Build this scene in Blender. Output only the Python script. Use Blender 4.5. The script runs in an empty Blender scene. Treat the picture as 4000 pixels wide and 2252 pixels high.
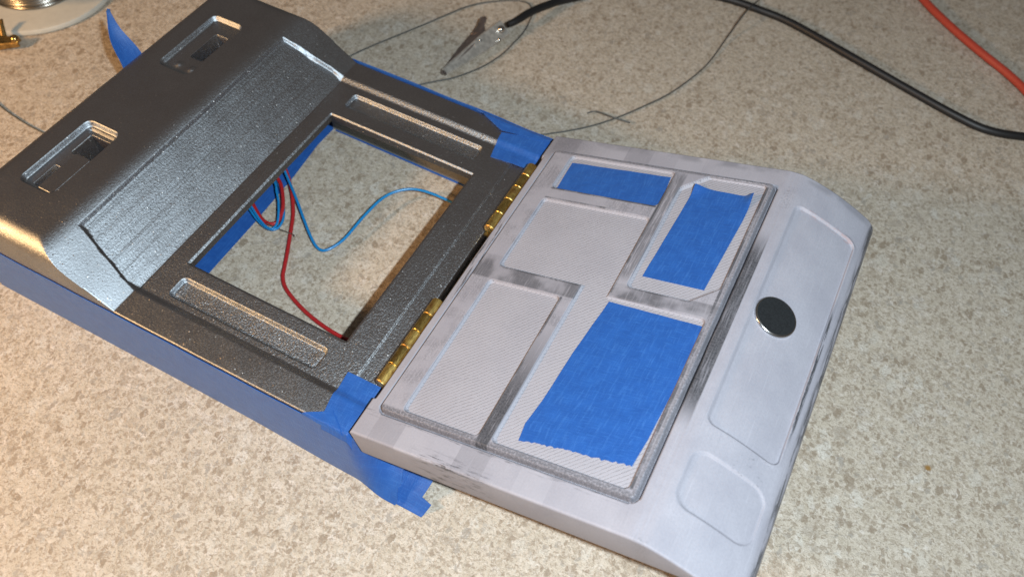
import bpy, math, random
import numpy as np
from mathutils import Matrix, Vector

random.seed(4)
rng = np.random.default_rng(11)
MM = 0.001                      # everything below is written in millimetres
sc = bpy.context.scene
col = sc.collection

# ------------------------------------------------------------------ camera
cam_d = bpy.data.cameras.new("camera")
cam = bpy.data.objects.new("camera", cam_d)
col.objects.link(cam)
cam_d.sensor_fit = 'HORIZONTAL'
cam_d.sensor_width = 36.0
cam_d.lens = 29.05
cam_d.clip_start = 0.005
cam_d.clip_end = 10.0
RIGHT = Vector((0.88675601, 0.45922639, 0.05267729))
DOWN = Vector((0.40397416, -0.71454790, -0.57116213))
FWD = Vector((-0.22465228, 0.52776172, -0.81914524))
CAM = Vector((54.3095, -49.7560, 169.5153))
m = Matrix.Identity(4)
for i in range(3):
    m[i][0] = RIGHT[i]; m[i][1] = -DOWN[i]; m[i][2] = -FWD[i]; m[i][3] = CAM[i] * MM
cam.matrix_world = m
cam_d.dof.use_dof = True
cam_d.dof.focus_distance = 0.172
cam_d.dof.aperture_fstop = 24.0
sc.camera = cam

# ------------------------------------------------------------------ world: a dim room
world = bpy.data.worlds.new("World")
sc.world = world
world.use_nodes = True
bg = world.node_tree.nodes["Background"]
bg.inputs[0].default_value = (1.0, 0.90, 0.80, 1)
bg.inputs[1].default_value = 0.085

# ------------------------------------------------------------------ lamps
def lamp(name, loc, power, colour, radius):
    d = bpy.data.lights.new(name, 'POINT')
    d.energy = power; d.color = colour; d.shadow_soft_size = radius * MM
    o = bpy.data.objects.new(name, d)
    o.location = [c * MM for c in loc]
    col.objects.link(o)
    return o
flash_at = CAM - FWD * 45 + RIGHT * 33 - DOWN * 3
lamp("phone_flash", flash_at, 3.2, (0.84, 0.945, 1.0), 2.6)
lamp("warm_room_lamp", (-205, -125, 150), 2.6, (1.0, 0.56, 0.24), 22)

# ------------------------------------------------------------------ exposure
sc.view_settings.view_transform = 'Standard'
sc.view_settings.look = 'None'
sc.view_settings.exposure = 0.0
sc.view_settings.gamma = 1.0

# ------------------------------------------------------------------ node helpers
class NT:
    def __init__(s, name):
        s.mat = bpy.data.materials.new(name); s.mat.use_nodes = True
        s.t = s.mat.node_tree
        s.b = s.t.nodes["Principled BSDF"]
        tc = s.t.nodes.new("ShaderNodeTexCoord")
        s.co = s.vm('SCALE', tc.outputs["Object"], scale=1000.0)      # object space in millimetres
    def n(s, t): return s.t.nodes.new(t)
    def link(s, a, b): s.t.links.new(a, b)
    def put(s, sock, v):
        if hasattr(v, "links") or isinstance(v, bpy.types.NodeSocket): s.link(v, sock)
        else: sock.default_value = v
    def vm(s, op, a, b=None, scale=None):
        n = s.n("ShaderNodeVectorMath"); n.operation = op
        s.put(n.inputs[0], a)
        if b is not None: s.put(n.inputs[1], b)
        if scale is not None: n.inputs[3].default_value = scale
        return n.outputs[0]
    def ma(s, op, a, b=0.0, c=0.0, clamp=False):
        n = s.n("ShaderNodeMath"); n.operation = op; n.use_clamp = clamp
        s.put(n.inputs[0], a); s.put(n.inputs[1], b)
        if op in ('MULTIPLY_ADD', 'SMOOTH_MIN', 'SMOOTH_MAX'): s.put(n.inputs[2], c)
        return n.outputs[0]
    def xyz(s, v):
        n = s.n("ShaderNodeSeparateXYZ"); s.put(n.inputs[0], v); return n.outputs
    def map(s, v, scale=(1, 1, 1), rot=(0, 0, 0), loc=(0, 0, 0)):
        n = s.n("ShaderNodeMapping"); s.put(n.inputs[0], v)
        n.inputs[1].default_value = loc; n.inputs[2].default_value = rot; n.inputs[3].default_value = scale
        return n.outputs[0]
    def noise(s, v, scale, detail=4, rough=0.55, dist=0.0, out=0):
        n = s.n("ShaderNodeTexNoise"); s.put(n.inputs["Vector"], v)
        n.inputs["Scale"].default_value = scale; n.inputs["Detail"].default_value = detail
        n.inputs["Roughness"].default_value = rough; n.inputs["Distortion"].default_value = dist
        return n.outputs[out]
    def voro(s, v, scale, feature='F1', rand=1.0):
        n = s.n("ShaderNodeTexVoronoi"); n.feature = feature; s.put(n.inputs["Vector"], v)
        n.inputs["Scale"].default_value = scale; n.inputs["Randomness"].default_value = rand
        return n.outputs
    def ramp(s, f, lo, hi, a=0.0, b=1.0):
        n = s.n("ShaderNodeMapRange"); n.interpolation_type = 'SMOOTHSTEP'
        s.put(n.inputs[0], f); n.inputs[1].default_value = lo; n.inputs[2].default_value = hi
        n.inputs[3].default_value = a; n.inputs[4].default_value = b
        return n.outputs[0]
    def mix(s, f, a, b, blend='MIX'):
        n = s.n("ShaderNodeMix"); n.data_type = 'RGBA'; n.blend_type = blend
        s.put(n.inputs[0], f)
        for k, v in ((6, a), (7, b)):
            if isinstance(v, tuple) and len(v) == 3: v = v + (1,)
            s.put(n.inputs[k], v)
        return n.outputs[2]
    def bump(s, h, dist, strength=1.0, normal=None):
        n = s.n("ShaderNodeBump"); s.put(n.inputs["Height"], h)
        n.inputs["Distance"].default_value = dist * MM; n.inputs["Strength"].default_value = strength
        if normal is not None: s.put(n.inputs["Normal"], normal)
        return n.outputs[0]
    def set(s, **k):
        for key, v in k.items():
            sock = s.b.inputs[key.replace("_", " ")]
            if isinstance(v, tuple) and len(v) == 3: v = v + (1,)
            s.put(sock, v)
        return s

def simple(name, colour, rough, metal=0.0, bump=0.0, bscale=1.5, var=0.0, spec=0.5):
    k = NT(name)
    k.set(Roughness=rough, Metallic=metal)
    k.b.inputs["Specular IOR Level"].default_value = spec
    nz = k.noise(k.co, bscale, 5)
    if var > 0:
        k.set(Base_Color=k.mix(k.ramp(nz, .3, .7), tuple(c * (1 - var) for c in colour), tuple(min(1, c * (1 + var)) for c in colour)))
    else: k.set(Base_Color=colour)
    if bump > 0: k.set(Normal=k.bump(nz, bump))
    return k.mat

# ------------------------------------------------------------------ materials
def mat_counter():
    k = NT("speckled_laminate")
    x, y, z = k.xyz(k.co)
    p = k.co
    warp = k.vm('SCALE', k.vm('SUBTRACT', k.noise(p, .35, 3, out=1), (.5, .5, .5)), scale=1.6)
    warp2 = k.vm('SCALE', k.vm('SUBTRACT', k.noise(p, 1.6, 3, .6, out=1), (.5, .5, .5)), scale=1.05)
    pw = k.vm('ADD', k.vm('ADD', p, warp), warp2)
    zone = k.noise(p, .07, 4, .6)
    base = k.mix(k.ramp(k.noise(p, .35, 5, .65), .35, .65), (0.535, 0.476, 0.4), (0.459, 0.402, 0.324))
    base = k.mix(k.ramp(k.noise(k.map(pw, loc=(40, 9, 3)), .30, 4, .6), .58, .68, 0, .7), base, (0.62, 0.57, 0.518))
    def chips(base, scale, keep, e0, e1, r1, cols, off, stretch, rot, amt):
        q = k.map(pw, stretch, (0, 0, rot), off)
        v = k.voro(q, scale); ed = k.voro(q, scale, 'DISTANCE_TO_EDGE')["Distance"]
        rnd = k.xyz(v["Color"])
        f = k.ma('MULTIPLY', k.ramp(ed, e0, e1), k.ramp(k.ma('ADD', v["Distance"], k.ma('MULTIPLY', rnd[2], .30)), r1 - .06, r1 + .16, 1, 0))
        f = k.ma('MULTIPLY', f, k.ma('LESS_THAN', k.ma('ADD', rnd[0], k.ma('MULTIPLY', k.ma('SUBTRACT', zone, .5), .6)), keep))
        f = k.ma('MULTIPLY', f, k.ma('MULTIPLY', k.ramp(rnd[2], 0, 1, 1, .55), amt))
        c = k.mix(k.ma('GREATER_THAN', rnd[1], .55), cols[0], cols[1])
        c = k.mix(k.ma('GREATER_THAN', rnd[1], .80), c, cols[2])
        c = k.mix(k.ramp(k.noise(p, 1.7, 4), .3, .7, 0, .5), c, (0.395, 0.338, 0.277))
        return k.mix(f, base, c)
    base = chips(base, .24, .22, .04, .18, .60, ((0.363, 0.302, 0.235), (0.535, 0.497, 0.454), (0.321, 0.28, 0.235)), (31, 12, 2), (1, 1.4, 1), 1.1, .70)
    base = chips(base, 1.15, .50, .02, .18, .62, ((0.293, 0.237, 0.177), (0.343, 0.286, 0.224), (0.311, 0.28, 0.242)), (3, 1, 8), (1, 1.3, 1), .3, .78)
    base = chips(base, .66, .38, .03, .20, .60, ((0.236, 0.181, 0.127), (0.311, 0.252, 0.188), (0.293, 0.269, 0.235)), (11, 4, 5), (1.5, 1, 1), 1.9, .85)
    base = chips(base, .40, .26, .04, .18, .58, ((0.225, 0.171, 0.118), (0.293, 0.237, 0.177), (0.299, 0.274, 0.242)), (1, 19, 5), (1.4, 1, 1), .9, .88)
    base = chips(base, .20, .20, .04, .16, .62, ((0.594, 0.564, 0.503), (0.634, 0.609, 0.556), (0.564, 0.528, 0.46)), (3, 41, 9), (1.5, 1, 1), .4, .8)
    base = k.mix(k.ramp(k.noise(k.map(pw, (1, 1.3, 1), loc=(4, 29, 3)), 1.1, 5, .70), .52, .61, 0, .78), base, (0.284, 0.227, 0.171))
    base = k.mix(k.ramp(k.noise(k.map(p, (1, 1.2, 1), loc=(7, 9, 31)), 2.4, 4, .70), .53, .64, 0, .62), base, (0.256, 0.206, 0.153))
    base = k.mix(k.ramp(k.noise(k.map(pw, (1, 1.2, 1), loc=(4, 52, 17)), 1.0, 5, .65), .55, .66, 0, .7), base, (0.609, 0.555, 0.489))
    # one small amber spot
    sp = k.vm('LENGTH', k.vm('SUBTRACT', p, (118.6, 62.3, 0)))
    dsp = k.n("ShaderNodeVectorMath"); dsp.operation = 'DISTANCE'
    k.put(dsp.inputs[0], k.vm('ADD', p, k.vm('SCALE', warp2, scale=.7))); dsp.inputs[1].default_value = (111.5, 62.0, 0)
    base = k.mix(k.ramp(dsp.outputs["Value"], .35, .95, .85, 0), base, (0.261, 0.13, 0.0165))
    k.set(Base_Color=base, Roughness=k.ramp(k.noise(p, 3.0, 3), .3, .7, .36, .55))
    k.b.inputs["Specular IOR Level"].default_value = .42
    h = k.ma('ADD', k.ma('MULTIPLY', k.noise(pw, 1.0, 4, .6), 1.0), k.ma('MULTIPLY', k.noise(p, 5.0, 2), .22))
    k.set(Normal=k.bump(h, .26, .9))
    return k.mat

def mat_metallic(name, rough_tex, lines=0.0, flake=.09, spk=.985, gloss=.58):
    """dark silver-grey metallic spray paint over a printed shell"""
    k = NT(name)
    p = k.co
    v = k.voro(p, 6.0)
    rnd = k.xyz(v["Color"])
    v2 = k.voro(k.map(p, loc=(3, 7, 1)), 4.6)
    rnd2 = k.xyz(v2["Color"])
    geo = k.n("ShaderNodeNewGeometry")
    spark = k.ma('GREATER_THAN', rnd2[2], spk)
    amt = k.ma('MULTIPLY_ADD', spark, .5, flake)
    dirv = k.mix(spark, v["Color"], v2["Color"])
    off = k.n("ShaderNodeVectorMath"); off.operation = 'SCALE'
    k.put(off.inputs[0], k.vm('SUBTRACT', dirv, (.5, .5, .5))); k.put(off.inputs[3], amt)
    nrm = k.vm('NORMALIZE', k.vm('ADD', geo.outputs["Normal"], off.outputs[0]))
    h = k.ma('MULTIPLY', k.noise(p, 2.1, 4, .6), rough_tex)
    h = k.ma('ADD', h, k.ma('MULTIPLY', k.noise(k.map(p, (1, .35, 1)), 3.2, 2), rough_tex * .6))
    if lines > 0:
        st = k.noise(k.map(p, (1.5, .03, 1.5)), 1.0, 4, .65)
        h = k.ma('ADD', h, k.ma('MULTIPLY', st, lines))
    tone = k.ramp(k.noise(p, .12, 4), .3, .7, .92, 1.08)
    c = k.mix(k.ramp(rnd[1], 0, 1), (gloss * .66, gloss * .74, gloss * .82), (gloss * .90, gloss, gloss * 1.10))
    c = k.mix(spark, c, (.6, .6, .6))
    tn = k.n("ShaderNodeCombineXYZ"); [k.put(tn.inputs[i], tone) for i in range(3)]
    c = k.mix(1.0, c, tn.outputs[0], 'MULTIPLY')
    nb = k.bump(h, .12, 1.0, nrm)
    k.set(Base_Color=(.086, .067, .061), Metallic=0.0, Roughness=.55, Normal=nb)
    k.b.inputs["Specular IOR Level"].default_value = .25
    gl = k.n("ShaderNodeBsdfGlossy"); gl.distribution = 'BECKMANN'
    k.put(gl.inputs["Color"], c); k.put(gl.inputs["Normal"], nb)
    k.put(gl.inputs["Roughness"], k.ramp(rnd[2], 0, 1, .50, .57))
    mx = k.n("ShaderNodeMixShader"); mx.inputs[0].default_value = .74
    k.link(k.b.outputs[0], mx.inputs[1]); k.link(gl.outputs[0], mx.inputs[2])
    k.link(mx.outputs[0], k.t.nodes["Material Output"].inputs["Surface"])
    return k.mat

def mat_primer(name, kind):
    """light grey primer, rubbed through to the dark plastic where it was sanded"""
    k = NT(name)
    p = k.co
    x, y, z = k.xyz(p)
    grain = k.noise(p, 2.6, 5, .65)
    cloud = k.noise(p, .10, 4, .55)
    base = k.mix(k.ramp(cloud, .3, .7), (0.283, 0.281, 0.327), (0.327, 0.324, 0.37))
    base = k.mix(k.ramp(grain, .35, .75, 0, .35), base, (0.219, 0.216, 0.252))
    streak_u = k.noise(k.map(p, (.22, 2.4, 1)), 1.0, 5, .7)       # brush marks along the case
    streak_v = k.noise(k.map(p, (2.2, .13, 1.2)), 1.0, 5, .7)     # sanding marks along the hinge
    dark = (0.0483, 0.05, 0.0589)
    patch = k.noise(k.map(p, loc=(13, 5, 2)), .16, 3, .5)
    worn = None
    def band(c, centre, half, soft):
        return k.ramp(k.ma('ABSOLUTE', k.ma('SUBTRACT', c, centre)), half, half + soft, 1, 0)
    def rng_(c, lo, hi, soft):
        return k.ma('MULTIPLY', k.ramp(c, lo, lo + soft), k.ramp(c, hi - soft, hi, 1, 0))
    if kind == 'frame':
        # sanded in short strokes along both long margins
        cell = k.ma('FLOOR', k.ma('DIVIDE', k.ma('ADD', x, k.ma('MULTIPLY', y, .03)), 6.3))
        wn = k.n("ShaderNodeTexWhiteNoise"); wn.noise_dimensions = '1D'; k.put(wn.inputs[1], cell)
        edge = k.ma('MULTIPLY', k.ma('MULTIPLY', k.ma('MAXIMUM', k.ramp(y, 5.0, 6.4, 1, 0), k.ramp(y, 85.6, 87, 0, 1)), k.ramp(z, -.9, -.5)), k.ramp(x, 60, 61.2, 1, 0))
        tone = k.ma('MULTIPLY', k.ma('SUBTRACT', wn.outputs[0], .5), edge)
        base = k.mix(k.ma('MULTIPLY', k.ma('MAXIMUM', tone, 0), .55), base, (0.402, 0.4, 0.449))
        base = k.mix(k.ma('MULTIPLY', k.ma('MAXIMUM', k.ma('MULTIPLY', tone, -1), 0), .5), base, (0.131, 0.13, 0.151))
        # rubbed dark: strip beside the plateau, front and back margins, hinge rebate
        w1 = k.ma('MULTIPLY', k.ma('MULTIPLY', rng_(x, 58.3, 61.6, .25), rng_(y, 21, 74, 10)), k.ramp(streak_v, .30, .55, .45, 1))
        fr = k.ma('MULTIPLY', k.ma('MULTIPLY', band(y, .5, .3, 2.2), rng_(x, 14, 36, 8)), k.ramp(streak_u, .50, .64))
        fr2 = k.ma('MULTIPLY', k.ma('MULTIPLY', band(y, 5.4, .25, .7), k.ramp(x, 56, 59, 1, 0)), k.ramp(streak_u, .50, .70, 0, .7))
        bk = k.ma('MULTIPLY', band(y, 91.2, .4, 1.6), k.ramp(patch, .40, .62, 0, .35))
        bl = k.ma('MULTIPLY', k.ma('MULTIPLY', k.ramp(y, 78, 90), k.ramp(x, 5, 20, .7, 0)), k.ramp(grain, .3, .7, .3, .9))
        hg = k.ma('MULTIPLY', k.ramp(x, 2.6, 3.3, 1, 0), k.ma('MULTIPLY', rng_(y, 8.5, 83.5, 1.5), k.ramp(streak_v, .36, .50)))
        h2 = k.ma('MULTIPLY', rng_(x, 2.9, 5.5, .4), k.ma('MULTIPLY', k.ramp(streak_v, .50, .62), rng_(y, 30, 66, 10)))
        tipw = k.ma('MULTIPLY', k.ramp(x, 77.3, 78.0), k.ramp(streak_v, .42, .58))
        fold = k.ma('MULTIPLY', k.ma('MULTIPLY', band(x, 61.7, .3, 1.6), k.ramp(grain, .40, .70, 0, .30)), k.ma('MAXIMUM', rng_(y, 79, 88, 3), k.ramp(y, .5, 1.6, 1, 0)))
        rl = k.ma('MULTIPLY', k.ma('MULTIPLY', band(x, 76.6, .12, .25), rng_(y, 30, 66, 6)), k.ramp(streak_v, .44, .50))
        r2 = k.ma('MULTIPLY', k.ma('MULTIPLY', rng_(y, 19.6, 25.6, .8), rng_(x, 68, 76, 1.5)), k.ma('MULTIPLY', k.ramp(streak_u, .58, .68), .8))
        worn = w1
        for q in (fr, fr2, bk, bl, hg, h2, tipw, fold, rl, r2): worn = k.ma('MAXIMUM', worn, q)
        scr = k.noise(k.map(p, (4.5, .10, 1), (0, 0, .12)), 1.0, 4, .7)
        base = k.mix(k.ramp(scr, .55, .75, 0, .45), base, (0.39, 0.392, 0.445))
        base = k.mix(k.ramp(scr, .25, .42, .35, 0), base, (0.205, 0.206, 0.237))
        pink = k.ma('MULTIPLY', k.ma('MULTIPLY', rng_(x, 64.5, 76.5, 1), rng_(y, 81.6, 83.6, .6)), k.ramp(streak_u, .5, .6, 0, .55))
        base = k.mix(pink, base, (0.314, 0.211, 0.21))
        hb = k.ma('ADD', k.ma('MULTIPLY', grain, .5), k.ma('MULTIPLY', streak_v, .25))
    elif kind == 'rib':
        w = k.ma('MULTIPLY', k.ramp(patch, .42, .62), k.ramp(k.ma('ADD', k.ma('MULTIPLY', grain, .5), k.ma('MULTIPLY', streak_v, .5)), .42, .56))
        rmid = k.ma('MULTIPLY', k.ma('MAXIMUM', k.ma('MULTIPLY', rng_(x, 27.0, 30.2, .5), k.ma('SUBTRACT', 1.0, k.ramp(y, 14, 40))),
                    k.ma('MULTIPLY', rng_(y, 42.8, 50, .6), k.ramp(patch, .36, .60, .15, .75))), k.ramp(streak_v, .28, .5, .4, 1))
        rgt = k.ma('MULTIPLY', rng_(x, 36, 39.6, .6), k.ma('MULTIPLY', rng_(y, 50, 86, 3), k.ramp(streak_v, .38, .55)))
        edges = k.ma('SUBTRACT', 1.0, k.ramp(z, .58, .77))
        worn = k.ma('MAXIMUM', k.ma('MULTIPLY', w, .35), k.ma('MAXIMUM', rmid, k.ma('MULTIPLY', rgt, .6)))
        worn = k.ma('MAXIMUM', worn, k.ma('MULTIPLY', edges, k.ramp(streak_v, .35, .6, .05, .65)))
        for (c_, pos, d_, lo, hi) in ((x, 36.65, y, 46.5, 85), (x, 27.45, y, 7.5, 43.2), (x, 57.25, y, 7.5, 85), (y, 72.95, x, 10, 36.6), (y, 46.85, x, 10, 30), (y, 49.15, x, 38.5, 53), (y, 69.7, x, 10, 26)):
            worn = k.ma('MAXIMUM', worn, k.ma('MULTIPLY', k.ma('MULTIPLY', band(c_, pos, .16, .26), rng_(d_, lo, hi, .6)), k.ramp(k.ma('ADD', k.ma('MULTIPLY', patch, .6), k.ma('MULTIPLY', grain, .4)), .38, .56, .25, .95)))
        out = k.ma('MAXIMUM', k.ma('MAXIMUM', k.ramp(y, 7.0, 7.8, 1, 0), k.ramp(y, 84.6, 85.4)), k.ma('MULTIPLY', k.ramp(x, 57.2, 57.9), .8))
        worn = k.ma('MAXIMUM', worn, k.ma('MULTIPLY', out, k.ramp(grain, .3, .62, .15, .8)))
        hb = k.ma('ADD', k.ma('MULTIPLY', grain, .5), k.ma('MULTIPLY', streak_v, .4))
    else:
        # pocket floor: first-layer extrusion lines at 45 degrees
        d = k.ma('ADD', k.ma('MULTIPLY', k.ma('SUBTRACT', x, y), 1 / (.70 * 1.4142)), k.ma('ADD', k.ma('MULTIPLY', grain, .22), k.ma('MULTIPLY', k.noise(p, .12, 3), 1.6)))
        saw = k.ma('ABSOLUTE', k.ma('SUBTRACT', k.ma('FRACT', d), .5))
        lines = k.ma('MULTIPLY', k.ramp(saw, .0, .14, 1, 0), k.ramp(z, .20, .30, 1, 0))
        pit = k.ma('MULTIPLY', k.ramp(k.noise(p, 1.6, 3, .6), .40, .60), k.ramp(k.noise(k.map(p, loc=(5, 5, 5)), .14, 3), .36, .60, .25, 1))
        base = k.mix(.45, base, (0.35, 0.349, 0.389))
        worn = k.ma('MULTIPLY', k.ma('MULTIPLY', lines, pit), .55)
        hb = k.ma('SUBTRACT', k.ma('MULTIPLY', grain, .25), k.ma('MULTIPLY', lines, .9))
    base = k.mix(worn, base, k.mix(k.ramp(grain, .35, .65), dark, (0.0938, 0.0953, 0.109)))
    k.set(Base_Color=base, Roughness=k.ma('SUBTRACT', .62, k.ma('MULTIPLY', worn, .22)), Normal=k.bump(hb, .06, .9))
    k.b.inputs["Specular IOR Level"].default_value = .35
    return k.mat

def mat_tape():
    k = NT("blue_masking_tape")
    p = k.co
    uv = k.n("ShaderNodeUVMap")
    q = k.vm('SCALE', uv.outputs[0], scale=1000.0)
    crepe = k.noise(k.map(q, (1.0, .16, 1)), 2.6, 4, .6)
    fib = k.noise(k.map(q, (.16, 1.6, 1)), 1.4, 4, .65)
    blot = k.noise(p, .35, 3)
    c = k.mix(k.ramp(blot, .3, .7), (.013, .078, .31), (.016, .092, .35))
    c = k.mix(k.ramp(fib, .48, .76, 0, .55), c, (.045, .165, .48))
    c = k.mix(k.ramp(crepe, .52, .76, 0, .65), c, (.03, .135, .43))
    k.set(Base_Color=c, Roughness=.50, Normal=k.bump(k.ma('ADD', k.ma('ADD', crepe, k.ma('MULTIPLY', fib, .5)), k.ma('MULTIPLY', k.noise(k.map(q, (.30, .12, 1)), 1.0, 4, .6), 1.3)), .09, .8))
    k.b.inputs["Specular IOR Level"].default_value = .38
    k.b.inputs["Sheen Weight"].default_value = .10
    k.b.inputs["Sheen Roughness"].default_value = .45
    return k.mat

def mat_brass(name, rough, tarnish):
    k = NT(name)
    ln = k.noise(k.map(k.co, (.6, .5, .6)), 1.2, 4, .6)
    sc_ = k.noise(k.map(k.co, (5, .6, 5)), 1.5, 3)
    c = k.mix(k.ramp(ln, .38, .66), (.82, .60, .20), (.66, .46, .14))
    c = k.mix(k.ma('MULTIPLY', k.ramp(k.noise(k.co, .55, 3), .50, .66), tarnish), c, (.34, .13, .06))
    k.set(Base_Color=c, Metallic=1.0, Roughness=k.ramp(sc_, .3, .7, rough, rough + .16), Normal=k.bump(sc_, .02, .6))
    return k.mat

M = {}
M['counter'] = mat_counter()
M['metal'] = mat_metallic('metallic_paint_smooth', .35)
M['metal_rough'] = mat_metallic('metallic_paint_textured', .55, lines=.6, flake=.12, spk=.985)
M['metal_deck'] = mat_metallic('metallic_paint_deck', .75, flake=.16, spk=.982)
M['metal_inset'] = mat_metallic('metallic_paint_inset', 1.2, flake=.26, spk=.978)
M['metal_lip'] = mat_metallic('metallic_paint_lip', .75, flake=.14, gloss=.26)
M['frame'] = mat_primer('grey_primer_frame', 'frame')
M['rib'] = mat_primer('grey_primer_ribs', 'rib')
M['floor'] = mat_primer('grey_primer_pocket', 'floor')
M['tape'] = mat_tape()
M['brass'] = mat_brass('dull_brass', .36, .5)
M['brass_shiny'] = mat_brass('rolled_brass', .24, .25)
M['magnet'] = simple('nickel_plate', (.62, .63, .64), .20, 1.0, .004, 3.0)
M['magnet_face'] = simple('dull_magnet_face', (.016, .018, .020), .5, .0, .012, 4.0, .25, spec=.22)
M['print'] = simple('bare_grey_print', (.17, .17, .155), .6, 0, .06, 1.2, .15)
M['black'] = simple('black_rubber', (.007, .007, .008), .5, 0, .02, 1.5)
M['red_cable'] = simple('red_silicone_cable', (.36, .045, .025), .48, 0, .01, 1.5, .08)
M['red'] = simple('red_wire_sleeve', (.36, .018, .02), .36, 0, .01, 2, .1)
M['blue'] = simple('blue_wire_sleeve', (.01, .19, .47), .28, 0, .01, 2, .1)
M['grey_wire'] = simple('grey_enamel_wire', (.085, .088, .085), .5, .3, .01, 2, .15)
M['tin'] = simple('tinned_strand', (.6, .55, .47), .3, 1.0)
M['steel'] = simple('plated_steel', (.66, .63, .58), .34, .75, .02, .8, .2)
M['steel_dark'] = simple('dark_steel', (.36, .31, .30), .30, .9, .02, .8, .2)
M['screw'] = simple('bright_screw', (.62, .60, .58), .18, 1.0)
M['white'] = simple('white_spool_plastic', (.46, .455, .41), .45, 0, .01, .4, .04)
M['solder'] = simple('solder_wire', (.30, .285, .26), .26, 1.0, .01, 2, .1)
M['brass_clip'] = simple('tarnished_brass', (.40, .27, .11), .24, 1.0, .02, .9, .25)

# ------------------------------------------------------------------ object helpers
def link(o, parent=None):
    col.objects.link(o)
    if parent is not None: o.parent = parent
    return o
def mesh_obj(name, V, F, mat, parent=None, smooth=True, uv=None):
    me = bpy.data.meshes.new(name)
    V = np.asarray(V, float) * MM
    me.from_pydata(V.tolist(), [], [tuple(int(i) for i in f) for f in F])
    if uv is not None:
        lay = me.uv_layers.new(name="uv")
        idx = np.zeros(len(me.loops), np.int32); me.loops.foreach_get("vertex_index", idx)
        lay.data.foreach_set("uv", (np.asarray(uv, float)[idx] * MM).astype(np.float32).ravel())
    for mt in (mat if isinstance(mat, (list, tuple)) else [mat]): me.materials.append(mt)
    if smooth: me.shade_smooth()
    me.update()
    return link(bpy.data.objects.new(name, me), parent)
def tag(o, label, cat=None, group=None, kind=None):
    if label: o["label"] = label
    if cat: o["category"] = cat
    if group: o["group"] = group
    if kind: o["kind"] = kind
    return o
def empty(name, loc=(0, 0, 0)):
    o = bpy.data.objects.new(name, None)
    o.location = [c * MM for c in loc]; o.empty_display_size = .01
    return link(o)
def sharp(o, deg=35):
    o.data.set_sharp_from_angle(angle=math.radians(deg))
    return o

def spline(pts, n=10):
    P = np.asarray(pts, float)
    Q = np.vstack([2 * P[0] - P[1], P, 2 * P[-1] - P[-2]])
    out = []
    for i in range(1, len(Q) - 2):
        p0, p1, p2, p3 = Q[i - 1:i + 3]
        for t in np.linspace(0, 1, n, endpoint=False):
            out.append(.5 * ((2 * p1) + (-p0 + p2) * t + (2 * p0 - 5 * p1 + 4 * p2 - p3) * t * t + (-p0 + 3 * p1 - 3 * p2 + p3) * t ** 3))
    out.append(P[-1])
    return np.array(out)
def tube(pts, r, sides=12, n=10, raw=False):
    C = np.asarray(pts, float) if raw else spline(pts, n)
    T = np.gradient(C, axis=0); T /= np.linalg.norm(T, axis=1)[:, None]
    nrm = np.cross(T[0], (0, 0, 1.0))
    if np.linalg.norm(nrm) < 1e-3: nrm = np.cross(T[0], (1.0, 0, 0))
    V = []; rr = np.broadcast_to(np.asarray(r, float), (len(C),))
    for i in range(len(C)):
        nrm = nrm - T[i] * (nrm @ T[i]); nrm /= np.linalg.norm(nrm)
        b = np.cross(T[i], nrm)
        for s in range(sides):
            a = 2 * math.pi * s / sides
            V.append(C[i] + rr[i] * (math.cos(a) * nrm + math.sin(a) * b))
    F = [(i * sides + s, i * sides + (s + 1) % sides, (i + 1) * sides + (s + 1) % sides, (i + 1) * sides + s)
         for i in range(len(C) - 1) for s in range(sides)]
    F.append(tuple(range(sides))[::-1]); F.append(tuple((len(C) - 1) * sides + s for s in range(sides)))
    return np.array(V), F
def lathe(prof, sides=48, axis='z', centre=(0, 0, 0)):
    """prof: list of (r, h)"""
    V = []; F = []
    for r, h in prof:
        for s in range(sides):
            a = 2 * math.pi * s / sides
            x, y, z = r * math.cos(a), r * math.sin(a), h
            if axis == 'y': x, y, z = r * math.cos(a), h, r * math.sin(a)
            V.append((x + centre[0], y + centre[1], z + centre[2]))
    n = len(prof)
    for i in range(n - 1):
        for s in range(sides):
            F.append((i * sides + s, i * sides + (s + 1) % sides, (i + 1) * sides + (s + 1) % sides, (i + 1) * sides + s))
    F.append(tuple(range(sides))[::-1]); F.append(tuple((n - 1) * sides + s for s in range(sides)))
    return np.array(V), F
def lines(lo, hi, step, edges, fine=.12, reach=.55):
    g = list(np.arange(lo, hi + 1e-6, step)) + [lo, hi]
    keep = [x for x in g if all(abs(x - e) > reach for e in edges)] + [lo, hi]
    for e in edges:
        keep += [e + d for d in np.arange(-reach, reach + 1e-6, fine) if lo <= e + d <= hi]
    k = np.unique(np.round(keep, 4))
    out = [k[0]]
    for x in k[1:]:
        if x - out[-1] > fine * .6: out.append(x)
    out[-1] = hi
    return np.array(out)
def thin(a, gap=.06):
    a = np.unique(a); out = [a[0]]
    for x in a[1:]:
        if x - out[-1] >= gap: out.append(x)
    out[-1] = a[-1]
    return np.array(out)
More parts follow.
